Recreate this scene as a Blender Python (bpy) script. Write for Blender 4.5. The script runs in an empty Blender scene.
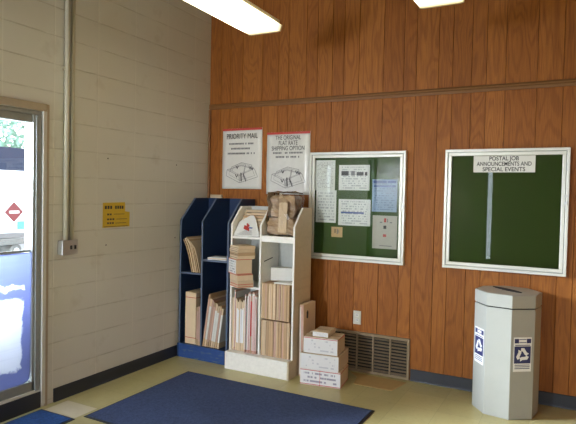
import bpy, bmesh, math, random
from mathutils import Vector, Matrix
random.seed(7)
S = bpy.context.scene
COL = S.collection
PI = math.pi
R = math.radians

# ------------------------------------------------------------ camera
CX, CY, CZ, YAW, PITCH, ROLL, FPX = 3.3761, -4.6044, 1.5590, 0.4884, 0.0305, 0.0209, 549.41
F_ = Vector((-math.sin(YAW) * math.cos(PITCH), math.cos(YAW) * math.cos(PITCH), -math.sin(PITCH)))
R_ = Vector((math.cos(YAW), math.sin(YAW), 0))
U_ = R_.cross(F_)
R2 = R_ * math.cos(ROLL) + U_ * math.sin(ROLL)
U2 = -R_ * math.sin(ROLL) + U_ * math.cos(ROLL)
cd = bpy.data.cameras.new('camera')
cam = bpy.data.objects.new('camera', cd)
COL.objects.link(cam)
M_ = Matrix((R2, U2, -F_)).transposed().to_4x4()
M_.translation = Vector((CX, CY, CZ))
cam.matrix_world = M_
cd.sensor_fit = 'HORIZONTAL'
cd.sensor_width = 36
cd.lens = FPX / 576 * 36
cd.clip_start = .05
S.camera = cam

# ------------------------------------------------------------ sky, daylight, exposure
W = bpy.data.worlds.new('sky')
S.world = W
W.use_nodes = True
bg = W.node_tree.nodes['Background']
bg.inputs[0].default_value = (.80, .90, 1, 1)
bg.inputs[1].default_value = 4.5


def area(name, loc, rot, sx, sy, power, col):
    l = bpy.data.lights.new(name, 'AREA')
    l.shape = 'RECTANGLE'
    l.size, l.size_y, l.energy, l.color = sx, sy, power, col
    o = bpy.data.objects.new(name, l)
    COL.objects.link(o)
    o.location = loc
    o.rotation_euler = rot
    return o


# daylight lamps outside the openings; corner and front-right ones are added fill
area('daylight_side_window', (-1.5, -2.85, 2.30), (0, R(-66), 0), 1.1, 1.6, 1500, (.78, .89, 1))
area('daylight_slot_window', (-.55, -5.1, 1.8), (0, R(-75), 0), 1.3, .5, 150, (.85, .93, 1))
area('added_fill_corner_side', (-.55, -7.65, 1.8), (0, R(-78), 0), 1.3, .6, 60, (.90, .95, 1))
area('added_fill_corner_front', (.36, -8.9, 2.1), (R(76), 0, 0), .6, 1.2, 380, (.88, .94, 1))
area('added_fill_front_right', (4.3, -10.2, 2.55), (R(80), 0, 0), 2.4, 1.0, 200, (.88, .94, 1))
S.view_settings.view_transform = 'Standard'
S.view_settings.look = 'None'
S.view_settings.gamma = 1
S.view_settings.exposure = 0.33
S.view_settings.use_curve_mapping = False


# ------------------------------------------------------------ node helpers
class NT:
    def __init__(s, name):
        s.m = bpy.data.materials.new(name)
        s.m.use_nodes = True
        s.t = s.m.node_tree
        s.b = s.t.nodes['Principled BSDF']
        s.out = s.t.nodes['Material Output']

    def n(s, typ, **k):
        x = s.t.nodes.new(typ)
        for a, v in k.items():
            setattr(x, a, v)
        return x

    def l(s, a, b):
        s.t.links.new(a, b)

    def put(s, sock, v):
        if isinstance(v, (int, float)):
            sock.default_value = v
        elif isinstance(v, tuple):
            sock.default_value = v if len(v) == 4 or sock.type == 'VECTOR' else v + (1,)
        else:
            s.l(v, sock)

    def math(s, op, a, b=0, c=0, clamp=False):
        x = s.n('ShaderNodeMath', operation=op, use_clamp=clamp)
        s.put(x.inputs[0], a)
        s.put(x.inputs[1], b)
        s.put(x.inputs[2], c)
        return x.outputs[0]

    def mix(s, f, a, b, blend='MIX'):
        x = s.n('ShaderNodeMix', data_type='RGBA', blend_type=blend)
        s.put(x.inputs[0], f)
        s.put(x.inputs[6], a)
        s.put(x.inputs[7], b)
        return x.outputs[2]

    def obj(s):
        c = s.n('ShaderNodeTexCoord').outputs['Object']
        sp = s.n('ShaderNodeSeparateXYZ')
        s.l(c, sp.inputs[0])
        return c, sp.outputs[0], sp.outputs[1], sp.outputs[2]

    def vec(s, x, y, z):
        c = s.n('ShaderNodeCombineXYZ')
        s.put(c.inputs[0], x)
        s.put(c.inputs[1], y)
        s.put(c.inputs[2], z)
        return c.outputs[0]

    def noise(s, v, scale, detail=3, rough=.5, dist=0):
        x = s.n('ShaderNodeTexNoise')
        s.l(v, x.inputs['Vector'])
        x.inputs['Scale'].default_value = scale
        x.inputs['Detail'].default_value = detail
        x.inputs['Roughness'].default_value = rough
        x.inputs['Distortion'].default_value = dist
        return x.outputs[0]

    def ramp(s, f, lo, hi):
        x = s.n('ShaderNodeMapRange')
        s.put(x.inputs[0], f)
        x.inputs[1].default_value = lo
        x.inputs[2].default_value = hi
        return x.outputs[0]

    def bump(s, h, strength, dist):
        x = s.n('ShaderNodeBump')
        x.inputs['Strength'].default_value = strength
        x.inputs['Distance'].default_value = dist
        s.l(h, x.inputs['Height'])
        s.l(x.outputs[0], s.b.inputs['Normal'])

    def color(s, v):
        s.put(s.b.inputs['Base Color'], v)

    def rough(s, v):
        s.put(s.b.inputs['Roughness'], v)


def plain(name, col, rough=.6, metal=0, var=.08, scale=30, spec=.5):
    t = NT(name)
    c, x, y, z = t.obj()
    n = t.noise(c, scale, 4)
    t.color(t.mix(n, tuple(v * (1 - var) for v in col), tuple(min(1, v * (1 + var)) for v in col)))
    t.rough(rough)
    t.b.inputs['Metallic'].default_value = metal
    t.b.inputs['Specular IOR Level'].default_value = spec
    return t.m


def joint(t, coord, off, per, half):
    """1 at the joints of a periodic grid, 0 elsewhere"""
    a = t.math('PINGPONG', t.math('SUBTRACT', coord, off), per / 2)
    return t.math('SUBTRACT', 1, t.math('DIVIDE', a, half, clamp=True), clamp=True)


def m_block():
    t = NT('painted_block')
    c, x, y, z = t.obj()
    hj = joint(t, z, .237, .2032, .006)
    vj = joint(t, y, -.255, .4064, .007)
    n1 = t.noise(c, 2.3, 4)
    n2 = t.noise(c, 60, 3)
    base = t.mix(n1, (.60, .595, .55), (.67, .665, .615))
    gap = t.noise(t.vec(x, t.math('MULTIPLY', y, 1.0), t.math('MULTIPLY', z, .6)), 5, 3)
    dark = t.math('MULTIPLY', hj, t.ramp(gap, .35, .6))
    base = t.mix(t.math('MULTIPLY', dark, .5), base, (.27, .23, .17))
    base = t.mix(t.math('MULTIPLY', vj, .45), base, (.76, .75, .68))
    # scuffs near the base and smudges
    sm = t.math('MULTIPLY', t.ramp(t.noise(c, 4.5, 5, .6), .60, .74), .25)
    base = t.mix(sm, base, (.33, .27, .19))
    t.color(base)
    t.rough(.45)
    h = t.math('ADD', t.math('MULTIPLY', t.math('MAXIMUM', hj, t.math('MULTIPLY', vj, .7)), -1), t.math('MULTIPLY', n2, .12))
    t.bump(h, .55, .004)
    return t.m


def m_wood(name='oak_panelling'):
    t = NT(name)
    c, x, y, z = t.obj()
    a = t.n('ShaderNodeAttribute', attribute_name='plank')
    sp = t.n('ShaderNodeSeparateColor')
    t.l(a.outputs['Color'], sp.inputs[0])
    r1, r2, r3 = sp.outputs
    # cathedral figure: stretched distorted rings around a centre of the board
    xx = t.math('ADD', x, t.math('MULTIPLY', r1, 9))
    zz = t.math('ADD', z, t.math('MULTIPLY', r2, 13))
    big = t.noise(t.vec(t.math('MULTIPLY', xx, 6), 0, t.math('MULTIPLY', zz, .95)), 1, 2, .45, .3)
    rings = t.math('SINE', t.math('MULTIPLY', big, t.math('ADD', 60, t.math('MULTIPLY', r3, 60))))
    rings = t.ramp(rings, -.2, 1.0)
    fine = t.noise(t.vec(t.math('MULTIPLY', xx, 260), 0, t.math('MULTIPLY', zz, 6)), 1, 4, .6)
    med = t.noise(t.vec(t.math('MULTIPLY', xx, 26), 0, t.math('MULTIPLY', zz, .8)), 1, 4, .6)
    base = t.mix(r2, (.335, .114, .020), (.425, .155, .030))
    base = t.mix(t.math('MULTIPLY', rings, .42), base, (.19, .058, .012))
    base = t.mix(t.math('MULTIPLY', t.ramp(fine, .42, .7), .55), base, (.10, .032, .009))
    base = t.mix(t.math('MULTIPLY', t.ramp(med, .5, .8), .35), base, (.15, .048, .013))
    t.color(base)
    t.rough(t.math('ADD', .42, t.math('MULTIPLY', fine, .15)))
    t.b.inputs['Specular IOR Level'].default_value = .22
    t.bump(fine, .08, .001)
    return t.m


def m_floor():
    t = NT('vinyl_tile')
    c, x, y, z = t.obj()
    P = .3048
    ix = t.math('FLOOR', t.math('DIVIDE', t.math('SUBTRACT', x, .06), P))
    iy = t.math('FLOOR', t.math('DIVIDE', t.math('SUBTRACT', y, -1.79), P))
    wn = t.n('ShaderNodeTexWhiteNoise')
    t.l(t.vec(ix, iy, 0), wn.inputs['Vector'])
    r = wn.outputs['Value']
    base = t.mix(r, (.45, .395, .175), (.51, .45, .21))
    st = t.noise(t.vec(x, t.math('MULTIPLY', y, 1), 0), 28, 5, .7, 1)
    base = t.mix(t.math('MULTIPLY', t.ramp(st, .52, .75), .25), base, (.24, .20, .10))
    # one replaced, paler tile
    near = t.math('MULTIPLY', t.math('LESS_THAN', t.math('ABSOLUTE', ix), .5), t.math('LESS_THAN', t.math('ABSOLUTE', t.math('ADD', iy, 1)), .5))
    base = t.mix(near, base, (.66, .60, .44))
    j = t.math('MAXIMUM', joint(t, x, .06, P, .0025), joint(t, y, -1.79, P, .0025))
    base = t.mix(t.math('MULTIPLY', j, .45), base, (.14, .11, .055))
    dirt = t.ramp(t.noise(c, 2.1, 5, .6), .55, .8)
    base = t.mix(t.math('MULTIPLY', dirt, .3), base, (.25, .20, .11))
    t.color(base)
    t.rough(t.math('ADD', .26, t.math('MULTIPLY', st, .16)))
    t.bump(t.math('MULTIPLY', j, -1), .2, .001)
    return t.m


def m_mat(name, col):
    t = NT(name)
    c, x, y, z = t.obj()
    n = t.noise(c, 55, 6, .85)
    n2 = t.noise(c, 7, 4, .6)
    b = t.mix(t.ramp(n, .3, .7), tuple(v * .45 for v in col), tuple(v * 1.5 for v in col))
    b = t.mix(t.math('MULTIPLY', n2, .35), b, tuple(v * .7 + .015 for v in col))
    t.color(b)
    t.rough(.95)
    t.b.inputs['Specular IOR Level'].default_value = .15
    t.bump(n, .8, .004)
    return t.m


def m_print(name, paper, ink, rows, words=30, top=None, dens=.5, fac=.8, ax='x'):
    """paper with rows of small print; generated coordinates of the sheet"""
    t = NT(name)
    g = t.n('ShaderNodeTexCoord').outputs['Generated']
    sp = t.n('ShaderNodeSeparateXYZ')
    t.l(g, sp.inputs[0])
    x = sp.outputs[0 if ax == 'x' else 1]
    z = sp.outputs[2]
    zr = t.math('MULTIPLY', z, rows)
    line = t.math('LESS_THAN', t.math('PINGPONG', zr, .5), .24)
    nz = t.noise(t.vec(t.math('MULTIPLY', x, words), 0, t.math('MULTIPLY', t.math('FLOOR', t.math('ADD', zr, .5)), 3.7)), 1, 2)
    inside = t.math('MULTIPLY', t.math('LESS_THAN', t.math('ABSOLUTE', t.math('SUBTRACT', x, .5)), .41),
                    t.math('LESS_THAN', t.math('ABSOLUTE', t.math('SUBTRACT', z, .5)), .44))
    f = t.math('MULTIPLY', t.math('MULTIPLY', line, t.math('GREATER_THAN', nz, dens)), inside)
    base = t.mix(t.math('MULTIPLY', f, fac), paper, ink)
    if top:
        h, col = top
        base = t.mix(t.math('GREATER_THAN', z, 1 - h), base, col)
    t.color(base)
    t.rough(.55)
    return t.m


def m_card(name, col, var=.18):
    """corrugated cardboard, colour wobble per object"""
    t = NT(name)
    c, x, y, z = t.obj()
    oi = t.n('ShaderNodeObjectInfo').outputs['Random']
    n = t.noise(t.vec(x, t.math('MULTIPLY', y, .6), t.math('MULTIPLY', z, .4)), 24, 4, .6)
    b = t.mix(oi, tuple(v * (1 - var) for v in col), tuple(min(1, v * (1 + var)) for v in col))
    b = t.mix(t.math('MULTIPLY', n, .35), b, tuple(v * .6 for v in col))
    t.color(b)
    t.rough(.75)
    return t.m


def m_scuffed(name, col, scuff, amt=.3):
    t = NT(name)
    c, x, y, z = t.obj()
    n = t.noise(t.vec(t.math('MULTIPLY', x, 3), y, t.math('MULTIPLY', z, 14)), 2.4, 5, .65)
    n2 = t.noise(c, 40, 3)
    b = t.mix(n2, tuple(v * .9 for v in col), tuple(min(1, v * 1.1) for v in col))
    b = t.mix(t.math('MULTIPLY', t.ramp(n, .55, .72), amt), b, scuff)
    t.color(b)
    t.rough(.42)
    return t.m


def m_glass(name, tint=(1, 1, 1), refl=1.0):
    t = NT(name)
    t.t.nodes.remove(t.b)
    tr = t.n('ShaderNodeBsdfTransparent')
    tr.inputs[0].default_value = tint + (1,)
    gl = t.n('ShaderNodeBsdfGlossy')
    gl.inputs['Roughness'].default_value = .01
    fr = t.n('ShaderNodeFresnel')
    fr.inputs[0].default_value = 1.5
    mx = t.n('ShaderNodeMixShader')
    t.l(t.math('MULTIPLY', fr.outputs[0], refl), mx.inputs[0])
    t.l(tr.outputs[0], mx.inputs[1])
    t.l(gl.outputs[0], mx.inputs[2])
    t.l(mx.outputs[0], t.out.inputs[0])
    return t.m


def m_emit(name, col, e):
    t = NT(name)
    t.color(col)
    t.b.inputs['Emission Color'].default_value = col + (1,)
    c, x, y, z = t.obj()
    # the tubes stop short of the ends of the lens
    t.put(t.b.inputs['Emission Strength'], t.math('MULTIPLY', e, t.math('ADD', .16, t.math('MULTIPLY', .84, t.ramp(t.math('SUBTRACT', .625, t.math('ABSOLUTE', t.math('SUBTRACT', y, .625))), .02, .14)))))
    return t.m


def m_film():
    """cloudy plastic film stuck to the lower pane, with a paler middle"""
    t = NT('window_film')
    c, x, y, z = t.obj()
    t.t.nodes.remove(t.b)
    n = t.noise(c, 9, 4, .6)
    # distance into the pale patch, ragged by noise; film spans y 0..-w, z 0..h
    ey = t.math('ADD', t.math('MULTIPLY', y, -1), t.math('MULTIPLY', t.math('SUBTRACT', n, .5), .10))
    ez = t.math('ADD', t.math('SUBTRACT', z, t.math('MULTIPLY', y, .0)), t.math('MULTIPLY', t.math('SUBTRACT', n, .5), .16))
    f = t.math('MULTIPLY', t.ramp(ey, .060, .072), t.math('MULTIPLY', t.ramp(ez, .10, .115), t.math('SUBTRACT', 1, t.ramp(ez, .60, .62))))
    s2 = t.math('MULTIPLY', t.ramp(ez, .665, .675), t.math('SUBTRACT', 1, t.ramp(ez, .70, .71)))
    f = t.math('MAXIMUM', f, t.math('MULTIPLY', s2, t.ramp(ey, .05, .06)))
    col = t.mix(f, (.29, .32, .50), (.68, .70, .76))
    bands = t.noise(t.vec(0, t.math('MULTIPLY', y, 2), t.math('MULTIPLY', z, 60)), 1, 2)
    col = t.mix(t.math('MULTIPLY', t.ramp(bands, .5, .7), .12), col, (.38, .40, .50))
    tl = t.n('ShaderNodeBsdfTranslucent')
    t.l(col, tl.inputs[0])
    df = t.n('ShaderNodeBsdfDiffuse')
    t.l(col, df.inputs[0])
    mx = t.n('ShaderNodeMixShader')
    mx.inputs[0].default_value = .25
    t.l(tl.outputs[0], mx.inputs[1])
    t.l(df.outputs[0], mx.inputs[2])
    t.l(mx.outputs[0], t.out.inputs[0])
    return t.m


MT = dict(
    block=m_block(), wood=m_wood(), floor=m_floor(),
    base=plain('dark_vinyl_base', (.022, .027, .038), .45),
    mat=m_mat('blue_carpet', (.055, .080, .165)), mat2=m_mat('bright_blue_carpet', (.03, .085, .25)),
    rubber=plain('black_rubber', (.012, .012, .014), .6),
    cream=plain('cream_paint', (.50, .43, .32), .6), ceil=plain('ceiling_paint', (.20, .18, .14), .8),
    trim=plain('stained_moulding', (.20, .085, .024), .45, scale=60),
    casing=plain('tan_painted_casing', (.40, .33, .25), .5),
    alu=plain('aluminium', (.55, .56, .55), .35, .85, .05),
    alu_dk=plain('weathered_aluminium', (.30, .32, .31), .45, .5, .1),
    alu_lt=plain('silver_frame', (.66, .66, .61), .38, .35, .04),
    galv=plain('galvanised_conduit', (.50, .47, .37), .5, .0, .08),
    steel_box=plain('steel_box', (.42, .42, .40), .4, .6),
    blue=m_scuffed('navy_laminate', (.013, .033, .095), (.03, .05, .09), .3),
    blue_kick=m_scuffed('blue_laminate', (.022, .066, .23), (.16, .19, .17), .8),
    blue_edge=plain('pale_blue_edge', (.09, .12, .19), .5),
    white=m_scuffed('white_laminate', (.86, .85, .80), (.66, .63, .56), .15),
    white_shaded=m_scuffed('shaded_white_laminate', (.60, .50, .35), (.45, .36, .24), .25),  # white laminate with the right panel's shade put into its colour
    grey_in=m_scuffed('shaded_inner_laminate', (.50, .52, .50), (.40, .40, .38), .3),  # inside of the white rack, its shade painted as grey
    card=m_card('cardboard', (.52, .35, .20)), card_lt=m_card('pale_cardboard', (.70, .54, .36)),
    card_pk=m_card('pinkish_cardboard', (.58, .37, .29)), card_dk=m_card('dark_cardboard', (.30, .19, .10)),
    paper=plain('white_paper', (.72, .72, .69), .6, var=.04), paper_w=plain('bright_paper', (.80, .81, .82), .55, var=.03),
    red=plain('red_ink', (.50, .045, .035), .5), black=plain('black_ink', (.018, .018, .022), .5),
    ink_lt=plain('pale_grey_ink', (.26, .25, .25), .6),
    ink=plain('grey_ink', (.16, .16, .18), .6), navy=plain('navy_ink', (.02, .03, .13), .45),
    blue_ink=plain('blue_ink', (.05, .10, .33), .5),
    felt=plain('green_felt', (.036, .082, .014), .9, var=.25, scale=90, spec=.2),
    glass=m_glass('window_glass'), bglass=m_glass('cabinet_glass', (.98, .99, .98)),
    lens=m_emit('lamp_lens', (1, .90, .62), 3.0), lamp_body=plain('lamp_enamel', (.62, .55, .38), .45),
    yellow=plain('yellow_card', (.62, .42, .025), .5), can=plain('grey_enamel', (.37, .375, .35), .45, .1, .05, 12),
    can_top_warm=plain('grey_enamel_warm_reflection', (.37, .33, .26), .4, .1, .05, 12),  # lid top of the grey bin, warm reflection put into its colour
    dark=plain('dark_gap', (.008, .008, .008), .8), vent=plain('tan_vent_enamel', (.27, .205, .13), .4, .3),
    plate=plain('ivory_plastic', (.62, .62, .52), .4),
    film=m_film(), tan_fl=plain('flat_tan', (.50, .33, .13), .5),
    clear=m_glass('clear_plastic', (.99, .99, .99), 1.0),
    asphalt=plain('asphalt', (.22, .22, .22), .9), leaf=plain('leaf', (.22, .36, .27), .8),
    truck=plain('white_truck_paint', (.80, .82, .84), .35), tblue=plain('blue_stripe', (.08, .25, .55), .4),
    tgrey=plain('grey_truck_rail', (.13, .13, .12), .5),
    placard=plain('red_placard', (.14, .018, .018), .5), brick=plain('pale_render', (.22, .215, .21), .8),
    awning=plain('blue_awning', (.008, .016, .045), .6), tape=plain('brown_tape', (.26, .17, .09), .4),
)


# ------------------------------------------------------------ mesh helpers
def link(o, parent=None):
    COL.objects.link(o)
    if parent:
        o.parent = parent
    return o


def tag(o, label=None, cat=None, group=None, kind=None):
    if label: o['label'] = label
    if cat: o['category'] = cat
    if group: o['group'] = group
    if kind: o['kind'] = kind
    return o


def empty(name, loc, rz=0, **k):
    o = bpy.data.objects.new(name, None)
    o.location = loc
    o.rotation_euler = (0, 0, rz)
    link(o)
    return tag(o, **k)


class MB:
    def __init__(s):
        s.bm = bmesh.new()
        s.mats = []

    def mi(s, m):
        if m not in s.mats:
            s.mats.append(m)
        return s.mats.index(m)

    def box(s, x0, x1, y0, y1, z0, z1, m, mat4=None):
        i = s.mi(m)
        vs = [s.bm.verts.new(Vector(v) if mat4 is None else mat4 @ Vector(v)) for v in
              [(x0, y0, z0), (x1, y0, z0), (x1, y1, z0), (x0, y1, z0), (x0, y0, z1), (x1, y0, z1), (x1, y1, z1), (x0, y1, z1)]]
        for f in [(0, 3, 2, 1), (4, 5, 6, 7), (0, 1, 5, 4), (1, 2, 6, 5), (2, 3, 7, 6), (3, 0, 4, 7)]:
            s.bm.faces.new([vs[k] for k in f]).material_index = i
        return s

    def prism(s, pts, a, b, axis, m):
        """extrude polygon pts (2D) from a to b along axis (0,1,2)"""
        i = s.mi(m)

        def v(p, t):
            if axis == 0: return (t, p[0], p[1])
            if axis == 1: return (p[0], t, p[1])
            return (p[0], p[1], t)
        A = [s.bm.verts.new(v(p, a)) for p in pts]
        B = [s.bm.verts.new(v(p, b)) for p in pts]
        s.bm.faces.new(A).material_index = i
        s.bm.faces.new(B[::-1]).material_index = i
        n = len(pts)
        for k in range(n):
            s.bm.faces.new([A[k], B[k], B[(k + 1) % n], A[(k + 1) % n]]).material_index = i
        return s

    def tube(s, pts, r, m, n=12):
        i = s.mi(m)
        rings = []
        for k, p in enumerate(pts):
            p = Vector(p)
            d = (Vector(pts[min(k + 1, len(pts) - 1)]) - Vector(pts[max(k - 1, 0)])).normalized()
            u = d.orthogonal().normalized() if abs(d.z) < .9 else Vector((1, 0, 0))
            u = (u - d * u.dot(d)).normalized()
            w = d.cross(u)
            rings.append([s.bm.verts.new(p + (u * math.cos(2 * PI * j / n) + w * math.sin(2 * PI * j / n)) * r) for j in range(n)])
        for a, b in zip(rings, rings[1:]):
            for j in range(n):
                f = s.bm.faces.new([a[j], a[(j + 1) % n], b[(j + 1) % n], b[j]])
                f.material_index = i
                f.smooth = True
        s.bm.faces.new(rings[0][::-1]).material_index = i
        s.bm.faces.new(rings[-1]).material_index = i
        return s

    def build(s, name, parent=None, loc=(0, 0, 0), rot=(0, 0, 0), bevel=0, seg=2, **k):
        bmesh.ops.recalc_face_normals(s.bm, faces=s.bm.faces[:])
        me = bpy.data.meshes.new(name)
        s.bm.to_mesh(me)
        s.bm.free()
        for m in s.mats:
            me.materials.append(m)
        o = bpy.data.objects.new(name, me)
        o.location = loc
        o.rotation_euler = rot
        link(o, parent)
        if bevel:
            b = o.modifiers.new('bevel', 'BEVEL')
            b.width = bevel
            b.segments = seg
            b.limit_method = 'ANGLE'
        return tag(o, **k)


def text_mesh(name, body, size, m, parent, loc, rot, bold=0.0, sx=1.0, width=None, spacing=1.0):
    cu = bpy.data.curves.new(name, 'FONT')
    cu.body = body
    cu.size = size
    cu.align_x = 'CENTER'
    cu.align_y = 'CENTER'
    cu.extrude = .0004
    cu.offset = bold
    cu.space_line = spacing
    tmp = bpy.data.objects.new(name, cu)
    COL.objects.link(tmp)
    dg = bpy.context.evaluated_depsgraph_get()
    me = bpy.data.meshes.new_from_object(tmp.evaluated_get(dg))
    bpy.data.objects.remove(tmp)
    me.materials.clear()
    me.materials.append(m)
    if width:
        xs = [v.co.x for v in me.vertices]
        sx = width / (max(xs) - min(xs))
    for v in me.vertices:
        v.co.x *= sx
    o = bpy.data.objects.new(name, me)
    o.location = loc
    o.rotation_euler = rot
    link(o, parent)
    return o


def dup(o, loc=None, rot=None, **k):
    c = o.copy()
    COL.objects.link(c)
    if loc is not None: c.location = loc
    if rot is not None: c.rotation_euler = rot
    for ch in o.children:
        d = ch.copy()
        COL.objects.link(d)
        d.parent = c
        for g in ch.children:
            e = g.copy()
            COL.objects.link(e)
            e.parent = d
    return tag(c, **k)


# ------------------------------------------------------------ the setting
XR, YB, ZC = 5.6, -8.0, 3.64
MB().box(-.2, XR + .2, YB - .2, .2, -.1, 0, MT['floor']).build('floor', kind='structure')
MB().box(-.2, XR + .2, YB - .2, .2, ZC, ZC + .1, MT['ceil']).build('ceiling', kind='structure')
# left wall with two openings
b = MB()
WY0, WY1, WZ0, WZ1 = -3.30, -1.955, .135, 2.115
for y0, y1, z0, z1 in ((WY1, 0, 0, ZC), (WY0, WY1, WZ1, ZC), (WY0, WY1, 0, WZ0), (-4.85, WY0, 0, ZC), (-5.35, -4.85, 2.3, ZC), (-5.35, -4.85, 0, .3), (-7.35, -5.35, 0, ZC), (-7.92, -7.35, 2.3, ZC), (-7.92, -7.35, 0, .3), (YB, -7.92, 0, ZC)):
    b.box(-.2, 0, y0, y1, z0, z1, MT['block'])
wl = b.build('wall_left', kind='structure')
for (y, z) in ((-1.366, 1.825), (-.513, 1.822), (-1.377, 1.126), (-.52, 1.136)):
    MB().tube([(-.002, y, z), (.0015, y, z)], .006, MT['black'], 8).build('wall_anchor', wl)


def planked(name, x0, x1, y, z0, z1, grooves, axis='x', flip=False):
    """boards with narrow grooves between them; each board its own figure"""
    bm = bmesh.new()
    lay = bm.loops.layers.color.new('plank')
    edges = [x0] + [g for g in grooves if x0 + .01 < g < x1 - .01] + [x1]
    rnd = random.Random(name + str(z0))
    g = .0024

    def P(a, d, z):
        return (a, y + d, z) if axis == 'x' else (y + d, a, z)
    dep = .006 * (-1 if flip else 1)

    def quad(pts, col):
        f = bm.faces.new([bm.verts.new(p) for p in pts])
        for lp in f.loops:
            lp[lay] = col
    for i, (a, c) in enumerate(zip(edges, edges[1:])):
        col = (rnd.random(), rnd.random(), rnd.random(), 1)
        aa = a + (g if i else 0)
        cc = c - (g if i < len(edges) - 2 else 0)
        quad([P(aa, 0, z0), P(cc, 0, z0), P(cc, 0, z1), P(aa, 0, z1)], col)
        if i < len(edges) - 2:
            quad([P(cc, 0, z0), P(c, dep, z0), P(c, dep, z1), P(cc, 0, z1)], (0, 0, 0, 1))
            quad([P(c, dep, z0), P(c + g, 0, z0), P(c + g, 0, z1), P(c, dep, z1)], (0, 0, 0, 1))
    # body behind the face
    s_ = 1 if not flip else -1
    d0, d1 = s_ * .01, s_ * .2
    vs = [bm.verts.new(P(a, d, z)) for a, d, z in ((x0, d0, z0), (x1, d0, z0), (x1, d1, z0), (x0, d1, z0), (x0, d0, z1), (x1, d0, z1), (x1, d1, z1), (x0, d1, z1))]
    for f in ((0, 3, 2, 1), (4, 5, 6, 7), (0, 1, 5, 4), (1, 2, 6, 5), (2, 3, 7, 6), (3, 0, 4, 7)):
        ff = bm.faces.new([vs[k] for k in f])
        for lp in ff.loops:
            lp[lay] = (0, 0, 0, 1)
    return bm


period = [.905, 1.09, 1.204, 1.354, 1.467, 1.61, 1.836, 2.016]
grv = sorted(g + k * 1.2192 for g in period for k in (-1, 0, 1, 2, 3))
TZ = 2.44


def planked_wall(name, x0, x1, y, axis, flip):
    me = bpy.data.meshes.new(name)
    bm = planked(name, x0, x1, y, 0, TZ, grv if axis == 'x' else [-g for g in grv] + [-g - 4.8768 for g in grv], axis, flip)
    tmp = bpy.data.meshes.new('t')
    b2 = planked(name, x0, x1, y, TZ, ZC, grv if axis == 'x' else [-g for g in grv] + [-g - 4.8768 for g in grv], axis, flip)
    b2.to_mesh(tmp)
    bm.from_mesh(tmp)
    bm.to_mesh(me)
    me.materials.append(MT['wood'])
    o = bpy.data.objects.new(name, me)
    link(o)
    return tag(o, kind='structure')


planked_wall('wall_back', 0, XR, 0, 'x', False)
gy = sorted(set([-g for g in grv] + [-g - 4.8768 for g in grv]))


def side_wall():
    me = bpy.data.meshes.new('wall_right')
    bm = planked('wall_right', YB, 0, XR, 0, ZC, gy, 'y', False)
    bm.to_mesh(me)
    me.materials.append(MT['wood'])
    tag(link(bpy.data.objects.new('wall_right', me)), kind='structure')


side_wall()
b = MB()
for x0, x1, z0, z1 in ((0, .08, 0, ZC), (.08, .64, 2.4, ZC), (.08, .64, 0, .3), (.64, 1.57, 0, ZC), (1.57, 1.70, 2.3, ZC), (1.57, 1.70, 0, .2), (1.70, 3.5, 0, ZC), (3.5, 4.7, 2.3, ZC), (3.5, 4.7, 0, .2), (4.7, XR, 0, ZC)):
    b.box(x0, x1, YB - .2, YB, z0, z1, MT['cream'])
b.build('wall_front', kind='structure')
# mouldings and vinyl base
b = MB()
b.prism([(-.001, TZ - .026), (-.012, TZ - .024), (-.017, TZ - .008), (-.013, TZ + .004), (-.017, TZ + .012), (-.010, TZ + .026), (-.001, TZ + .027)], 0.001, XR, 0, MT['trim'])
b.build('trim_1', kind='structure')
MB().box(.0015, .022, -.024, -.001, .0, TZ - .03, MT['trim']).build('trim_2', kind='structure', bevel=.003)


def base_profile(s=1):
    return [(0.001, .001), (.013, .001), (.009, .012), (.008, .097), (.005, .1016), (.001, .1016)]


MB().prism([(-p[0], p[1]) for p in base_profile()], 2.145, XR, 0, MT['base']).build('baseboard_back', kind='structure')
b = MB()
b.prism([(p[0], p[1]) for p in base_profile()], -1.872, -.0, 1, MT['base'])
b.build('baseboard_left', kind='structure')
MB().box(.001, .010, -3.3, -1.985, .001, .118, MT['base']).build('baseboard_left', kind='structure', bevel=.002)

# ------------------------------------------------------------ window beside the entrance
w = empty('window_1', (0, -1.955, 0), kind='structure')
b = MB()
b.box(-.10, -.012, -.088, -.0, .135, 2.115, MT['alu_dk'])
b.box(-.012, .014, -.026, .004, .02, 2.13, MT['alu_lt'])
b.box(-.012, .002, -.070, -.034, .13, 2.08, MT['alu_dk'])
b.box(-.10, -.02, -1.33, -.0, 2.03, 2.115, MT['alu_dk'])
b.box(-.012, .002, -1.33, -.03, 2.085, 2.112, MT['alu_dk'])
b.box(-.10, -.012, -1.33, -.0, .135, .20, MT['alu_dk'])
b.box(-.10, -.012, -1.345, -1.26, .135, 2.115, MT['alu_dk'])
b.build('window_frame', w, bevel=.002)
b = MB()
b.box(.001, .012, 0.004, .026, 0.0, 2.168, MT['casing'])
b.box(.001, .018, -1.345, 0.0, 2.115, 2.168, MT['casing'])
b.build('window_casing', w, bevel=.003)
MB().box(-.055, -.049, -1.26, -.088, .20, 2.03, MT['glass']).build('window_pane', w)
MB().box(-.046, -.036, -1.26, -.088, 1.122, 1.138, MT['alu_dk']).build('muntin', w, bevel=.002)
MB().tube([(-.02, -.050, 1.78), (-.008, -.050, 1.78)], .006, MT['black'], 8).build('screw', w)
MB().tube([(-.02, -.050, .75), (-.008, -.050, .75)], .006, MT['black'], 8).build('screw', w)
# cloudy film on the lower pane: rounded lower corner
pts = [(0, .08), (-.0, .92), (-1.05, .92), (-1.05, 0), (-.06, 0), (-.03, .004), (-.008, .02)]
MB().prism(pts, 0, .002, 0, MT['film']).build('film_sheet', loc=(-.030, -2.0435, .20),
    label='cloudy blue and white plastic film covering the lower window pane', cat='window film')
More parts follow.
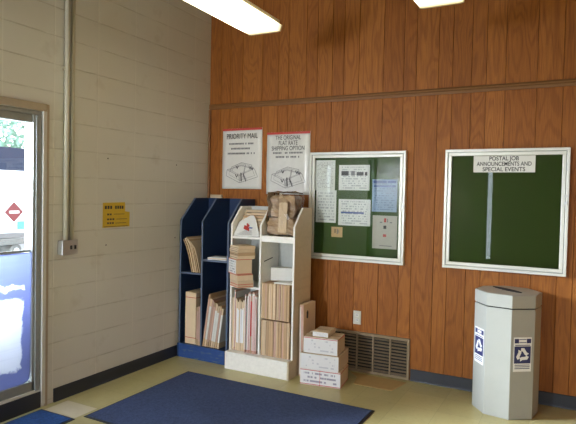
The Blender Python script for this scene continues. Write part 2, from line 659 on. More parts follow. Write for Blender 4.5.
# unseen windows added for daylight and reflections; the slot one follows a reflected strip
for nm, args in (('window_2', (-.12, -.04, -5.35, -4.85, .3, 2.3, 'y')), ('added_window_3', (-.12, -.04, -7.92, -7.35, .3, 2.3, 'y')), ('added_window_4', (.08, .64, YB - .14, YB - .06, .3, 2.4, 'x')), ('added_window_6', (1.57, 1.70, YB - .14, YB - .06, .2, 2.3, 'x')), ('added_window_5', (3.5, 4.7, YB - .14, YB - .06, .2, 2.3, 'x'))):
    x0, x1, y0, y1, z0, z1, a = args
    w2 = empty(nm, (0, 0, 0), kind='structure')
    b = MB()
    if a == 'y':
        for u in (y0, y1 - .06): b.box(x0, x1, u, u + .06, z0, z1, MT['alu_dk'])
        for v in (z0, z1 - .06): b.box(x0, x1, y0, y1, v, v + .06, MT['alu_dk'])
    else:
        fw = .06 if x1 - x0 > .3 else .015
        for u in (x0, x1 - fw): b.box(u, u + fw, y0, y1, z0, z1, MT['alu_dk'])
        for v in (z0, z1 - .06): b.box(x0, x1, y0, y1, v, v + .06, MT['alu_dk'])
    b.build('window_frame', w2)
    b = MB()
    if a == 'y': b.box(-.083, -.077, y0 + .06, y1 - .06, z0 + .06, z1 - .06, MT['glass'])
    else: b.box(x0 + fw, x1 - fw, YB - .103, YB - .097, z0 + .06, z1 - .06, MT['glass'])
    b.build('window_pane', w2)

# ------------------------------------------------------------ outside
MB().box(-40, -.2, -20, 40, -.22, -.12, MT['asphalt']).build('ground', kind='structure')
t = empty('truck', (-4.6, 0, -.12), label='white truck parked outside the window with a red diamond placard', cat='truck')
b = MB()
b.box(-2.3, 0, -1.6, 1.36, .98, 1.98, MT['truck'])
b.build('cargo_box', t, bevel=.03)
MB().box(-.14, .03, -1.6, 1.36, .80, .90, MT['tgrey']).build('side_rail', t, bevel=.01)
MB().prism([(-.16, 0), (0, .16), (.16, 0), (0, -.16)], .002, .012, 0, MT['placard']).build('placard', t, loc=(0, 1.08, 1.32), label='red diamond hazard placard')
MB().box(.002, .006, -.085, .085, -.02, .02, MT['paper']).build('placard_text', t, loc=(.01, 1.08, 1.32))
MB().box(.002, .012, 1.14, 1.35, 1.04, 1.17, MT['tblue']).build('blue_stripe', t)
b = MB()
b.tube([(-.35, 1.14, .70), (-.02, 1.14, .70)], .10, MT['tgrey'], 20)
b.build('wheel', t)
MB().tube([(-.03, 1.14, .70), (-.005, 1.14, .70)], .045, MT['alu'], 16).build('hub', t)
bd = empty('building', (-14, 0, -.12), label='distant pale building with a dark blue awning seen through the window', cat='building')
MB().box(-6, 0, 2, 8.3, 0, 2.2, MT['brick']).build('wall', bd)
MB().prism([(-.6, 2.55), (0, 3.05), (0, 2.2), (-.6, 2.45)], 2, 8.22, 1, MT['awning']).build('awning', bd, loc=(.9, 0, 0))
MB().box(.0, .05, 2, 8.2, 2.3, 2.42, MT['alu']).build('fascia', bd)
MB().box(.0, .04, 6.8, 8.0, .9, 1.9, MT['awning']).build('window', bd)
tr = empty('tree', (-17, 9.5, -.12), label='leafy green tree rising behind the building outside', cat='tree')
MB().tube([(0, 0, 0), (.1, 0, 1.8), (0, .1, 3.4)], .16, MT['trim']).build('trunk', tr)
b = MB()
rr = random.Random(3)
mi = b.mi(MT['leaf'])
for k in range(700):
    u = Vector((rr.gauss(0, 1), rr.gauss(0, 1), rr.gauss(0, 1))).normalized() * (rr.random() ** .4)
    p = Vector((u.x * 1.6, u.y * 2.0, 3.5 + u.z * 1.1))
    s = .09 + rr.random() * .08
    a = Vector((rr.gauss(0, 1), rr.gauss(0, 1), rr.gauss(0, 1))).normalized()
    c = a.orthogonal().normalized()
    f = b.bm.faces.new([b.bm.verts.new(p + a * s), b.bm.verts.new(p + c * s * .5), b.bm.verts.new(p - a * s), b.bm.verts.new(p - c * s * .5)])
    f.material_index = mi
b.build('crown', tr)

# ------------------------------------------------------------ ceiling lamps
def lamp(x, y, label, rz=0, L=1.25, src=None):
    if src:
        return dup(src, (x, y, 2.8), (0, 0, rz), label=label)
    t = empty('ceiling_light', (x, y, 2.8), rz, label=label, cat='ceiling light', group='fluorescent ceiling lights')
    w2 = .15
    prof = [(-w2, .045), (-w2 + .012, .004), (-w2 + .035, 0), (w2 - .035, 0), (w2 - .012, .004), (w2, .045)]
    MB().prism(prof, .012, L - .012, 1, MT['lens']).build('lens', t)
    prof2 = [(-w2 - .003, .046), (-w2 + .01, 0.001), (-w2 + .034, -.003), (w2 - .034, -.003), (w2 - .01, 0.001), (w2 + .003, .046)]
    for yy in (0, L - .012):
        MB().prism(prof2, yy, yy + .012, 1, MT['lamp_body']).build('end_plate', t)
    MB().box(-.13, .13, 0, L, .047, .085, MT['lamp_body']).build('housing', t, bevel=.004)
    for yy in (.3, L - .3):
        MB().tube([(0, yy, .085), (0, yy, ZC - 2.8 - .012)], .007, MT['lamp_body'], 8).build('stem', t)
        MB().tube([(0, yy, ZC - 2.8 - .02), (0, yy, ZC - 2.8 + .001)], .05, MT['lamp_body'], 16).build('stem_cap', t)
    return t


# ------------------------------------------------------------ conduit and switch box on the left wall
b = MB()
b.tube([(.022, -1.790, 1.19), (.022, -1.790, ZC - .002)], .018, MT['galv'], 14)
c1 = b.build('conduit', label='left of two vertical metal conduits running up the block wall from the steel box', cat='conduit', group='conduits on the block wall')
b = MB()
b.tube([(.020, -1.735, 1.19), (.020, -1.735, ZC - .002)], .014, MT['galv'], 14)
c2 = b.build('conduit', label='thinner right vertical metal conduit running up the block wall', cat='conduit', group='conduits on the block wall')
MB().box(-.0225, .004, -.03, .03, -.012, .012, MT['galv']).build('strap', c1, loc=(.022, -1.79, 2.45))
t = empty('switch_box', (.001, -1.779, 1.14), label='grey steel switch box at the foot of the wall conduits', cat='switch box')
MB().box(0, .055, -.068, .068, -.052, .052, MT['steel_box']).build('box_body', t, bevel=.004)
MB().box(.055, .059, -.070, .070, -.055, .055, MT['alu']).build('cover_plate', t, bevel=.002)
for yy in (.005, .042):
    MB().box(.059, .066, yy - .007, yy + .007, -.014, .014, MT['black']).build('switch', t)

# yellow notice
t = empty('notice', (.001, -1.27, 1.368), label='yellow notice with a cut corner taped to the block wall', cat='notice')
t.rotation_euler = (0, 0, 0)
MB().prism([(-.147, -.102), (.150, -.100), (.152, .022), (.098, .028), (.096, .104), (-.145, .100)], 0, .0015, 0, MT['yellow']).build('sheet', t)
b = MB()
for (a, c, z, h) in ((-.125, -.04, .062, .026), (-.015, .085, .062, .026), (-.10, -.045, .005, .014), (-.03, .09, .006, .004),
                     (-.10, -.015, -.035, .014), (.0, .12, -.035, .004), (-.10, -.02, -.066, .014), (-.01, .11, -.068, .004), (-.13, .13, -.094, .004)):
    n = max(1, int((c - a) / .022))
    if h > .01:
        for k in range(n):
            u = a + (c - a) * k / n
            b.box(.0016, .0022, u, u + (c - a) / n * .72, z - h / 2, z + h / 2, MT['black'])
    else:
        b.box(.0016, .0022, a, c, z - h / 2, z + h / 2, MT['black'])
b.build('printing', t)

# ------------------------------------------------------------ display racks
def rack(name, x0, w, y0, y1, zt, zf, slope_y, foot, kick, bays, m, label, cat, edge, m_in=None, right_m=None, kick_m=None):
    """bays: list of (x_from, x_to, [shelf z]) in rack coords; open fronts, sloping top on each panel"""
    t = empty(name, (x0, y0, 0), label=label, cat=cat)
    D = y1 - y0        # y0 = front of the body, y1 back
    th = .018
    prof = [(-foot, .001), (D, .001), (D, zt), (slope_y, zt), (0, zf), (0, kick), (-foot, kick)]
    prof_in = [(0, .001), (D - .01, .001), (D - .01, zt), (slope_y, zt), (0, zf)]
    xs = sorted(set([bb[0] for bb in bays] + [bays[-1][1]]))
    for i, x in enumerate(xs):
        end = i in (0, len(xs) - 1)
        xa = x if i == 0 else (x - th if i == len(xs) - 1 else x - th / 2)
        mm = right_m if (right_m and i == len(xs) - 1) else m
        b = MB().prism(prof if end else prof_in, xa, xa + th, 0, mm)
        # pale edging along the sloped and front edges
        e = .0015
        ed = [(-e, kick), (0, kick), (0, zf), (slope_y, zt), (slope_y - e, zt + e * .5), (-e, zf + e)]
        b.prism(ed, xa, xa + th, 0, edge)
        b.build('side_panel' if end else 'divider', t, bevel=.001)
    MB().box(th, w - th, D - .012, D, .001, zt, m_in or m).build('back_panel', t)
    MB().box(th, w - th, -foot, -foot + .016, .001, kick, kick_m or m).build('kick_board', t, bevel=.002)
    MB().box(th, w - th, -foot + .016, D - .012, kick - .018, kick - .002, m).build('bottom_shelf', t)
    for (a, c, zs) in bays:
        for (z, sh) in zs:
            MB().box(a + th * (1 if a == 0 else .5), c - th * (1 if c == w else .5), .004, D - .012, z, z + sh, m if sh < .03 else (kick_m or m)).build('shelf', t)
            MB().box(a + th * (1 if a == 0 else .5), c - th * (1 if c == w else .5), .002, .004, z, z + sh, edge).build('shelf_edge', t)
    return t


blue = rack('display_rack', .020, .56, -.469, -.030, 1.515, 1.300, .214, .021, .130,
            [(0, .262, [(.795, .016)]), (.262, .56, [(.930, .016)])], MT['blue'],
            'dark blue two-bay mailing supply rack in the corner beside the block wall', 'display rack', MT['blue_edge'], kick_m=MT['blue_kick'])
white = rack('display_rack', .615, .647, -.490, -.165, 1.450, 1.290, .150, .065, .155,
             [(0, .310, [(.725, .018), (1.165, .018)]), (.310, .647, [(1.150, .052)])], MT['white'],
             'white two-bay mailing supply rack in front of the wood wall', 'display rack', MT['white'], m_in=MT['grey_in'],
             right_m=MT['white_shaded'], kick_m=MT['white'])


# ------------------------------------------------------------ mailing supplies
def flat(name, th, d, h, m, label, group, loc, rot=(0, 0, 0), band=None, src=None, cat='cardboard mailer'):
    """a folded cardboard mailer seen edge-on: thickness along x, depth y, height z; origin at front bottom centre"""
    if src:
        return dup(src, loc, rot, label=label, group=group)
    b = MB()
    q = th * .22
    b.prism([(-th / 2, 0), (th / 2, 0), (th / 2, h), (q, h), (q, h - .004), (-q, h - .004), (-q, h), (-th / 2, h)], 0, d, 1, m)
    o = b.build(name, loc=loc, rot=rot, label=label, cat=cat, group=group)
    if band:
        z0, z1, bm_ = band
        MB().box(-th / 2 - .0006, th / 2 + .0006, -.0012, d * .96, h * z0, h * z1, bm_).build('printed_band', o)
    return o


# blue rack, lower bays: one wide tan carton, then leaning mailers
def carton(name, w, d, h, m, label, loc, rz=0, tilt=(0, 0), lines=(), cat='carton', group=None, face=None, flap=True, tape=False):
    t = empty(name, loc, rz, label=label, cat=cat, group=group)
    t.rotation_euler = (tilt[0], tilt[1], rz)
    MB().box(0, w, 0, d, 0, h, m).build('carton_body', t, bevel=.0015)
    if face:
        MB().box(.002, w - .002, -.0012, 0, .002, h - .002, face).build('printed_face', t)
    if lines:
        for z in lines:
            MB().box(.001, w - .001, -.0024, -.0002, h * z - .0025, h * z + .0025, MT['red']).build('red_stripe', t)
            MB().box(w + .0002, w + .0014, 0.001, d - .001, h * z - .0025, h * z + .0025, MT['red']).build('red_stripe', t)
    if flap:
        MB().box(0.004, w - .004, d * .49, d * .51, h, h + .0012, MT['dark']).build('flap_gap', t)
    if tape:
        MB().box(w * .0 + .003, w - .003, d * .43, d * .57, h + .0012, h + .002, MT['tape']).build('tape_strip', t)
    return t


carton('carton', .125, .32, .49, MT['card_lt'], 'tall tan carton standing at the left of the blue rack', (.085, -.455, .131), lines=(.12, .90))
lean = []
specs = []
for k in range(10):
    typ = 'ACABCABBAB'[k]
    h = (.36, .37, .50, .46, .45, .43, .42, .40, .40, .38)[k]
    x = .234 + k * .021 if k < 2 else .304 + (k - 2) * .0235
    specs.append((x, .0185, typ, h, 0 if k < 2 else R(8)))
mats = {'A': (MT['card'], (.16, .9, MT['card_pk'])), 'B': (MT['card_lt'], (.15, .84, MT['paper'])), 'C': (MT['card_pk'], (.0, .1, MT['card']))}
LBL = {'A': 'brown edge of a folded mailer leaning in the lower blue rack', 'B': 'white-banded folded mailer leaning in the lower blue rack',
       'C': 'pinkish brown folded mailer leaning in the lower blue rack'}
protos = {}
for (x, th, typ, h, ang) in specs:
    key = ('blue', typ)
    o = flat('folded_mailer', .0185, .32, .41, mats[typ][0], LBL[typ], 'folded mailers leaning in the blue rack', (x, -.462, .1315), (0, ang, 0), band=mats[typ][1], src=protos.get(key))
    protos.setdefault(key, o)
    o.rotation_euler = (0, ang, 0)
    o.scale = (1, 1, h / .41)

# tan bundle on the blue rack's left shelf: folded, sagging mailers
for k in range(6):
    b = MB()
    th = .010
    pts = []
    zz = [0, .08, .17, .26, .33]
    off = [0, -.018, -.040, -.070, -.105 - .004 * k]
    zs = 1 - .035 * abs(k - 2)
    A = [(o_ , z * zs) for o_, z in zip(off, zz)]
    B = [(o_ + th, z * zs) for o_, z in zip(off, zz)][::-1]
    b.prism(A + B, 0, .27, 1, MT['card_lt'] if k % 2 else MT['card'])
    b.build('folded_mailer', loc=(.150 + k * .0175, -.455 + .004 * (k % 3), .8115), label='tan folded mailer slumped on the left shelf of the blue rack', cat='cardboard mailer', group='folded mailers slumped on the blue rack shelf', rot=(0, 0, 0))
# papers on the right shelf of the blue rack
for k in range(3):
    MB().prism([(-.10, -.0), (.10, .0), (.09, .16), (-.09, .15)], 0, .006, 2, MT['paper_w'] if k != 1 else MT['card_lt']).build(
        'envelope', loc=(.436 - k * .006, -.45 + k * .012, .9465 + k * .0065), rot=(0, 0, R(3 + 4 * k)),
        label='white envelope lying flat on the right shelf of the blue rack', cat='envelope', group='envelopes on the blue rack shelf')
MB().box(-.018, .018, 0, .002, -.009, .009, MT['yellow']).build('tag', blue, loc=(.41, .423, 1.235), label='small yellow shelf tag')

# white rack, lower left: upright mailers, pale ones in the middle
protos = {}
seq = 'TTPTWWTWWWTWPWPPPDPPPP'
wm = {'T': (MT['card_lt'], (.02, .98, MT['card_lt'])), 'W': (MT['card_lt'], (.16, .84, MT['paper_w'])), 'P': (MT['card_pk'], (.05, .97, MT['paper'])), 'D': (MT['card'], (.3, .9, MT['red']))}
wl_ = {'T': 'plain tan mailer standing at the left in the lower white rack', 'W': 'mailer with a broad white band standing in the lower white rack',
       'P': 'pink and white striped mailer standing by the divider of the white rack', 'D': 'brown mailer with a red printed band in the lower white rack'}
hs = {'T': .47, 'W': .45, 'P': .53, 'D': .51}
x = .6395
rnd = random.Random(5)
for k, c in enumerate(seq):
    o = flat('standing_mailer', .0106, .25, hs[c], wm[c][0], wl_[c], 'mailers standing in the lower left bay of the white rack', (x, -.475 - (.022 if c in 'PD' and k > 10 else 0) - .006 * rnd.random(), .155), (0, R(.25), 0), band=wm[c][1], src=protos.get(c))
    if c == 'P' and 'P' not in protos:
        MB().box(.002, .0058, -.0022, -.0012, .02, .50, MT['red']).build('red_stripe', o)
    protos.setdefault(c, o)
    o.scale = (1, 1, 1 + .06 * (rnd.random() - .5))
    x += .01235
# red edge lines
# right bay: two tiers of brown mailers
protos = {}
rnd = random.Random(21)
tones = {'B': MT['card'], 'D': MT['card_dk'], 'L': MT['card_lt'], 'P': MT['card_pk']}
for tier, (z0, nn) in enumerate(((.1555, 23), (.478, 22))):
    for k in range(nn):
        c = rnd.choice('BBDLBP')
        o = flat('brown_mailer', .0118, .24, .312, tones[c],
                 'brown mailer standing in the %s tier of the right white rack bay' % ('lower', 'upper')[tier],
                 'brown mailers in the %s tier of the white rack' % ('lower', 'upper')[tier], (.950 + k * .0124, -.480 - .007 * rnd.random(), z0), src=protos.get(c))
        protos.setdefault(c, o)
# pale loose sheet on them, and the pale carton behind
MB().prism([(0, 0), (.17, -.005), (.165, .15), (.01, .16)], 0, .012, 2, MT['paper']).build('envelope', loc=(1.06, -.472, .791), rot=(0, 0, R(2)), label='pale envelope lying on the upper tier of brown mailers', cat='envelope')
t = carton('carton', .235, .10, .110, MT['paper'], 'white carton lying askew above the brown mailers in the white rack', (.985, -.405, .805), rz=R(24), tape=True)
MB().box(-.001, .0, -.09, .06, -.004, .004, MT['black']).build('black_clip', white, loc=(.3215, .14, .985), rot=(R(8), 0, 0))

# left middle bay: tan mailers stacked on white and printed cartons, turned askew and poking out
mp = m_print('printed_label', (.74, .74, .73), (.10, .10, .16), 6, 14, fac=.7)
mp2 = m_print('printed_carton', (.70, .68, .64), (.16, .13, .18), 5, 16, fac=.6)
z = .7435
for i, (h, m, f, lines, lab, dx) in enumerate((
        (.060, MT['card_lt'], None, (.15, .5), 'tan folded carton at the bottom of the skewed stack in the white rack', .0),
        (.055, MT['card_lt'], None, (.95,), 'tan carton second from the bottom of the skewed stack in the white rack', -.004),
        (.135, MT['card_lt'], mp, (.04, .97), 'white-faced printed carton in the middle of the skewed rack stack', -.012))):
    c_ = carton('carton', .168, .150, h, m, lab, (.641 + dx, -.526 + dx, z), rz=R(-34), lines=lines, face=f, flap=False)
    z += h + .001
for k in range(4):
    b = MB().box(0, .182 - .004 * k, 0, .165, 0, .027, MT['card_lt'] if k != 1 else MT['card'])
    b.box(.004, .178 - .004 * k, -.0008, 0, .011, .014, MT['dark'])
    b.build('folded_mailer', loc=(.636 + .003 * (k % 2), -.535 - .003 * (k % 3), z), rot=(0, 0, R(-35 + 1.2 * k)), bevel=.002,
            label='tan mailer lying on top of the skewed stack in the white rack', cat='cardboard mailer', group='tan mailers on top of the skewed stack')
    z += .028

# left top bay: pile of flat tan mailers sloping up to the back, white printed carton with a red mark before them
zz = 1.1845
for k in range(9):
    b = MB().box(0, .255, 0, min(.165, .264 - .0185 * k), 0, .021, MT['card_lt'] if k % 3 else MT['card'])
    b.build('flat_mailer', loc=(.640 + .002 * (k % 3), -.445 + .0185 * k, zz + k * .0265), rot=(0, 0, R((-1) ** k * .3)), bevel=.001,
            label='flat tan mailer in the pile on top of the white rack', cat='cardboard mailer', group='flat mailers piled on the white rack')
t = empty('carton', (.640, -.486, 1.192), 0, label='white printed carton with a red emblem sloping at the top of the white rack', cat='carton')
MB().prism([(0, 0), (.262, 0), (.262, .02), (.150, .200), (.120, .225), (.09, .225), (0, .150)], .0, .012, 1, MT['paper']).build('carton_body', t, rot=(R(-38), 0, 0), bevel=.001)
b = MB()
b.prism([(.075, .075), (.105, .062), (.145, .050), (.130, .082), (.118, .095), (.128, .108), (.095, .135), (.085, .13), (.098, .105), (.07, .115)], -.002, -.0003, 1, MT['red'])
b.build('red_emblem', t, rot=(R(-38), 0, 0))
b = MB()
for k in range(5):
    b.box(.03 + .015 * k, .19 - .006 * k, -.0015, -.0003, .012 + k * .011, .0145 + k * .011, MT['ink'])
b.box(.13, .165, -.0015, -.0003, .08, .092, MT['blue_ink'])
b.build('printing', t, rot=(R(-38), 0, 0))

# right top bay: brown parcels bagged in clear plastic
def lumpy(name, w, d, h, m, parent, loc, seed, amp=.008, rot=(0, 0, 0), sub=3, round_=.02):
    bm = bmesh.new()
    bmesh.ops.create_cube(bm, size=1)
    bmesh.ops.subdivide_edges(bm, edges=bm.edges[:], cuts=5, use_grid_fill=True)
    r_ = random.Random(seed)
    ph = [r_.random() * 6 for _ in range(6)]
    for v in bm.verts:
        p = v.co
        q = Vector((p.x * w, p.y * d, p.z * h))
        n_ = Vector((p.x ** 3 * 8, p.y ** 3 * 8, p.z ** 3 * 8)) * .5
        corner = sum(abs(c) > .45 for c in p)
        q *= 1 - .04 * max(0, corner - 1)
        a = amp * (math.sin(p.x * 17 + ph[0] + p.z * 9) + math.sin(p.z * 23 + ph[1]) + math.sin(p.y * 19 + ph[2] + p.x * 11)) / 2
        a += (r_.random() - .5) * amp * 1.1
        q += n_.normalized() * a if n_.length > 0 else n_
        v.co = q + Vector((0, 0, h / 2))
    me = bpy.data.meshes.new(name)
    bm.to_mesh(me)
    me.materials.append(m)
    o = bpy.data.objects.new(name, me)
    o.location = loc
    o.rotation_euler = rot
    return link(o, parent)


lumpm = m_scuffed('kraft_paper', (.42, .28, .16), (.66, .52, .36), .9)
t = empty('parcel_bundle', (1.090, -.340, 1.205), label='crumpled brown parcels bagged in clear plastic on the white rack', cat='parcel')
lumpy('kraft_parcel', .255, .20, .155, lumpm, t, (0, 0, .004), 5, .009)
lumpy('kraft_parcel', .235, .17, .19, lumpm, t, (-.008, .02, .162), 8, .008, rot=(0, 0, R(5)))
lumpy('paper_label', .078, .012, .26, MT['card_lt'], t, (.022, -.107, .03), 4, .003, rot=(0, R(2), 0))
lumpy('plastic_bag', .262, .220, .385, MT['clear'], t, (0, -.002, .001), 15, .011)

# small pieces beside
MB().box(0, .135, -.028, 0, 0, .034, MT['card_lt']).build('wooden_block', loc=(.045, -.002, 1.516), bevel=.002, label='small light wooden block lying on the back of the blue rack', cat='block')

# tall tan carton leaning against the rack's side
t = carton('carton', .040, .235, .620, MT['card_lt'], 'tall narrow tan carton leaning on the right side of the white rack', (1.283, -.405, .002), tilt=(0, R(-.5)), flap=False)
MB().box(.002, .038, -.0016, -.0002, .004, .616, MT['card_pk']).build('printed_edge', t)
MB().box(.006, .016, -.0022, -.0014, .02, .60, MT['paper']).build('white_stripe', t)
MB().prism([(.055, .50), (.085, .49), (.090, .545), (.075, .565), (.055, .55)], .0402, .041, 0, MT['black']).build('dark_emblem', t)

# boxes stacked on the floor
mpa = m_print('floor_box_print', (.73, .73, .75), (.16, .15, .24), 4, 13, fac=.75, dens=.48)
mpb = m_print('floor_box_print_faint', (.72, .72, .72), (.40, .40, .46), 5, 8, fac=.6, dens=.57)
rz = R(8)
carton('carton', .345, .26, .133, MT['card_lt'], 'white printed carton on the floor, lowest of the stack by the vent', (1.372, -.560, .001), rz=rz, lines=(.06, .93), face=mpa)
MB().box(.170, .173, -.0024, -.0002, .002, .131, MT['red']).build('red_stripe', bpy.data.objects[-1] if False else [o for o in COL.objects if o.get('label', '').startswith('white printed carton on the floor')][0])
carton('carton', .330, .31, .128, MT['card_lt'], 'wide white carton second from the floor in the stack by the vent', (1.374, -.570, .136), rz=R(7), face=mpb)
carton('carton', .292, .22, .134, MT['card_lt'], 'white carton with a red top line, third up in the floor stack', (1.395, -.555, .266), rz=R(7), lines=(.94,), face=mpb)
carton('carton', .135, .20, .040, MT['card_lt'], 'small flat white carton on top of the floor stack by the vent', (1.462, -.525, .403), rz=R(6), face=mpb, flap=True)

# ------------------------------------------------------------ mats and a thin flat tan sheet
def mat(name, x0, x1, y0, y1, m, label):
    t = empty(name, (x0, y0, 0), label=label, cat='floor mat')
    w_, d_ = x1 - x0, y1 - y0
    e = .018
    MB().prism([(0, 0), (w_, 0), (w_, d_), (0, d_)], .001, .005, 2, MT['rubber']).build('rubber_border', t)
    MB().box(e, w_ - e, e, d_ - e, .005, .011, m).build('carpet_pile', t, bevel=.002)
    return t


mat('floor_mat', .400, 2.105, -1.945, -.80, MT['mat'], 'large dark blue carpet mat with black edge in front of the racks')
mat('floor_mat', .045, .385, -3.2, -2.005, MT['mat2'], 'brighter blue carpet mat on the floor beside the window')
MB().prism([(1.76, -.335), (2.085, -.335), (2.135, -.075), (1.62, -.055), (1.72, -.15)], .001, .004, 2, MT['tan_fl']).build(
    'flat_tan_patch', label='thin flat tan sheet on the floor below the vent', cat='cardboard')

# ------------------------------------------------------------ vent and outlet
vx0, vx1, vz0, vz1 = 1.40, 2.137, .004, .358
t = empty('wall_vent', (vx0, 0, vz0), label='tan metal louvred vent low on the wood wall', cat='vent')
W_, H_ = vx1 - vx0, vz1 - vz0
MB().box(.01, W_ - .01, -.004, -.001, .01, H_ - .01, MT['dark']).build('duct_back', t)
b = MB()
f = .024
for a in ((0, W_, 0, f), (0, W_, H_ - f, H_), (0, f, f, H_ - f), (W_ - f, W_, f, H_ - f)):
    b.box(a[0], a[1], -.024, -.001, a[2], a[3], MT['vent'])
b.build('vent_frame', t, bevel=.003)
cols = [.024 - .006, .108, .262, .412, .566, W_ - .024 + .006]
for c in cols[1:-1]:
    MB().box(c - .006, c + .006, -.022, -.003, f, H_ - f, MT['vent']).build('mullion', t)
for a, c in zip(cols, cols[1:]):
    for k in range(11):
        zc = f + (H_ - 2 * f) * (k + .5) / 11
        MB().prism([(-.018, zc - .005), (-.018, zc - .0065), (-.005, zc + .002), (-.005, zc + .0035)], a + .006, c - .006, 0, MT['vent']).build('louvre', t)
t = empty('wall_outlet', (1.652, -.001, .482), label='ivory double power outlet on the wood wall above the vent', cat='outlet')
MB().box(-.036, .036, -.006, 0, -.060, .060, MT['plate']).build('cover_plate', t, bevel=.002)
for zz in (-.022, .022):
    s_ = MB().box(-.017, .017, -.009, -.006, zz - .014, zz + .014, MT['paper']).build('socket', t, bevel=.002)
    MB().box(-.008, -.005, -.0094, -.009, zz - .006, zz + .006, MT['black']).box(.005, .008, -.0094, -.009, zz - .006, zz + .006, MT['black']).build('slots', s_)

# ------------------------------------------------------------ posters
RX = (R(90), 0, 0)


def poster(x0, z0, w_, h_, label, title_lines, sx, m_paper, plastic=False):
    t = empty('poster', (x0 + w_ / 2, -.001, z0), label=label, cat='poster')
    b = MB()
    mi = b.mi(m_paper)
    nx, nz = 8, 12
    rnd = random.Random(len(label))
    V = [[b.bm.verts.new((-w_ / 2 + w_ * i / nx, -.002 - (.0015 * math.sin(i * 1.1 + j * .4) + (.005 * rnd.random() if plastic else .001) + .0015), h_ * j / nz)) for i in range(nx + 1)] for j in range(nz + 1)]
    for j in range(nz):
        for i in range(nx):
            fc = b.bm.faces.new([V[j][i], V[j][i + 1], V[j + 1][i + 1], V[j + 1][i]])
            fc.material_index = mi
            fc.smooth = True
    o = b.build('sheet', t)
    sm = o.modifiers.new('thick', 'SOLIDIFY')
    sm.thickness = .0008
    MB().box(-w_ / 2, w_ / 2, -.0115, -.010, h_ - .022, h_ - .001, MT['red']).build('red_header', t)
    for (txt, zf, wd, sz) in title_lines:
        text_mesh('title', txt, sz, MT['black'], t, (0, -.0110, h_ * zf), RX, bold=0.0, width=wd)
    b = MB()
    for k, (zf, wd) in enumerate(sx):
        n_ = int(wd / .016)
        for i in range(n_):
            if rnd.random() < .85:
                b.box(-wd / 2 + i * .016, -wd / 2 + i * .016 + .011, -.0108, -.0103, h_ * zf - .0085, h_ * zf + .0085, MT['ink'])
    b.build('small_print', t)
    # drawing of mailing boxes: an outline of thin bars
    b = MB()

    def seg(x1, z1, x2, z2, th=.004, m=MT['ink_lt']):
        d = Vector((x2 - x1, z2 - z1)).normalized()
        n_ = Vector((-d.y, d.x)) * th / 2
        b.prism([(x1 + n_.x, z1 + n_.y), (x2 + n_.x, z2 + n_.y), (x2 - n_.x, z2 - n_.y), (x1 - n_.x, z1 - n_.y)], -.0108, -.0103, 1, m)
    L = [(-.18, .13, -.02, .06), (-.02, .06, .19, .12), (-.18, .13, -.17, .19), (-.17, .19, 0, .235), (0, .235, .15, .20), (.19, .12, .15, .20),
         (-.13, .17, -.12, .215), (-.12, .215, .0, .26), (0, .26, .12, .235), (.12, .235, .13, .19), (-.02, .06, -.03, .13), (-.03, .13, -.17, .19), (-.03, .13, .15, .2),
         (.02, .10, .05, .24), (.06, .09, .02, .16)]
    for l_ in L:
        seg(*l_)
        seg(l_[0] * .82, l_[1] * .82 + .035, l_[2] * .82, l_[3] * .82 + .035, .0025)
    seg(.0, .075, -.005, .16, .012, MT['black'])
    seg(.055, .075, .02, .15, .008, MT['black'])
    for (cx, cz, s) in ((-.05, .215, .014), (-.055, .13, .016), (.10, .21, .014), (.125, .20, .012)):
        seg(cx - s, cz + s, cx, cz - s, .007, MT['black'])
        seg(cx, cz - s, cx + s, cz + s, .007, MT['black'])
    b.build('box_drawing', t)
    return t


m_post = plain('poster_paper', (.74, .73, .69), .45, var=.04)
m_post2 = plain('glossy_poster_paper', (.74, .74, .71), .18, var=.12, scale=14)
poster(.172, 1.612, .462, .600, 'white poster reading PRIORITY MAIL taped to the wood wall above the blue rack',
       [('PRIORITY MAIL', .865, .36, .072)], [(.745, .30), (.665, .25), (.585, .33)], m_post)
poster(.689, 1.566, .463, .592, 'crinkled white poster reading THE ORIGINAL FLAT RATE SHIPPING OPTION',
       [('THE ORIGINAL', .905, .27, .058), ('FLAT RATE', .820, .20, .058), ('SHIPPING OPTION', .735, .35, .058)],
       [(.665, .32), (.60, .26)], m_post2, True)

# ------------------------------------------------------------ bulletin cabinets
def cabinet(x0, z0, w_, h_, label):
    t = empty('bulletin_board', (x0, -.001, z0), label=label, cat='bulletin board', group='glazed bulletin boards')
    MB().box(.02, w_ - .02, -.012, 0, .02, h_ - .02, MT['felt']).build('felt_backing', t)
    b = MB()
    f = .022
    for a in ((0, w_, 0, f), (0, w_, h_ - f, h_), (0, f, f, h_ - f), (w_ - f, w_, f, h_ - f)):
        b.box(a[0], a[1], -.052, 0, a[2], a[3], MT['alu_lt'])
    b.build('outer_frame', t, bevel=.003)
    b = MB()
    g0, g1 = .026, .052
    for a in ((g0, w_ - g0, g0, g1), (g0, w_ - g0, h_ - g1, h_ - g0), (g0, g1, g1, h_ - g1), (w_ - g1, w_ - g0, g1, h_ - g1)):
        b.box(a[0], a[1], -.046, -.026, a[2], a[3], MT['alu_lt'])
    b.build('door_frame', t, bevel=.003)
    b = MB()
    for a in ((.022, w_ - .022, .022, .026), (.022, w_ - .022, h_ - .026, h_ - .022), (.022, .026, .026, h_ - .026), (w_ - .026, w_ - .022, .026, h_ - .026)):
        b.box(a[0], a[1], -.036, -.012, a[2], a[3], MT['alu_dk'])
    b.build('frame_gap', t)
    MB().box(g1 - .004, w_ - g1 + .004, -.038, -.034, g1 - .004, h_ - g1 + .004, MT['bglass']).build('glass_pane', t)
    for zc in (.25, .75):
        MB().tube([(.024, -.055, h_ * zc - .03), (.024, -.055, h_ * zc + .03)], .004, MT['alu'], 8).build('hinge', t)
    return t


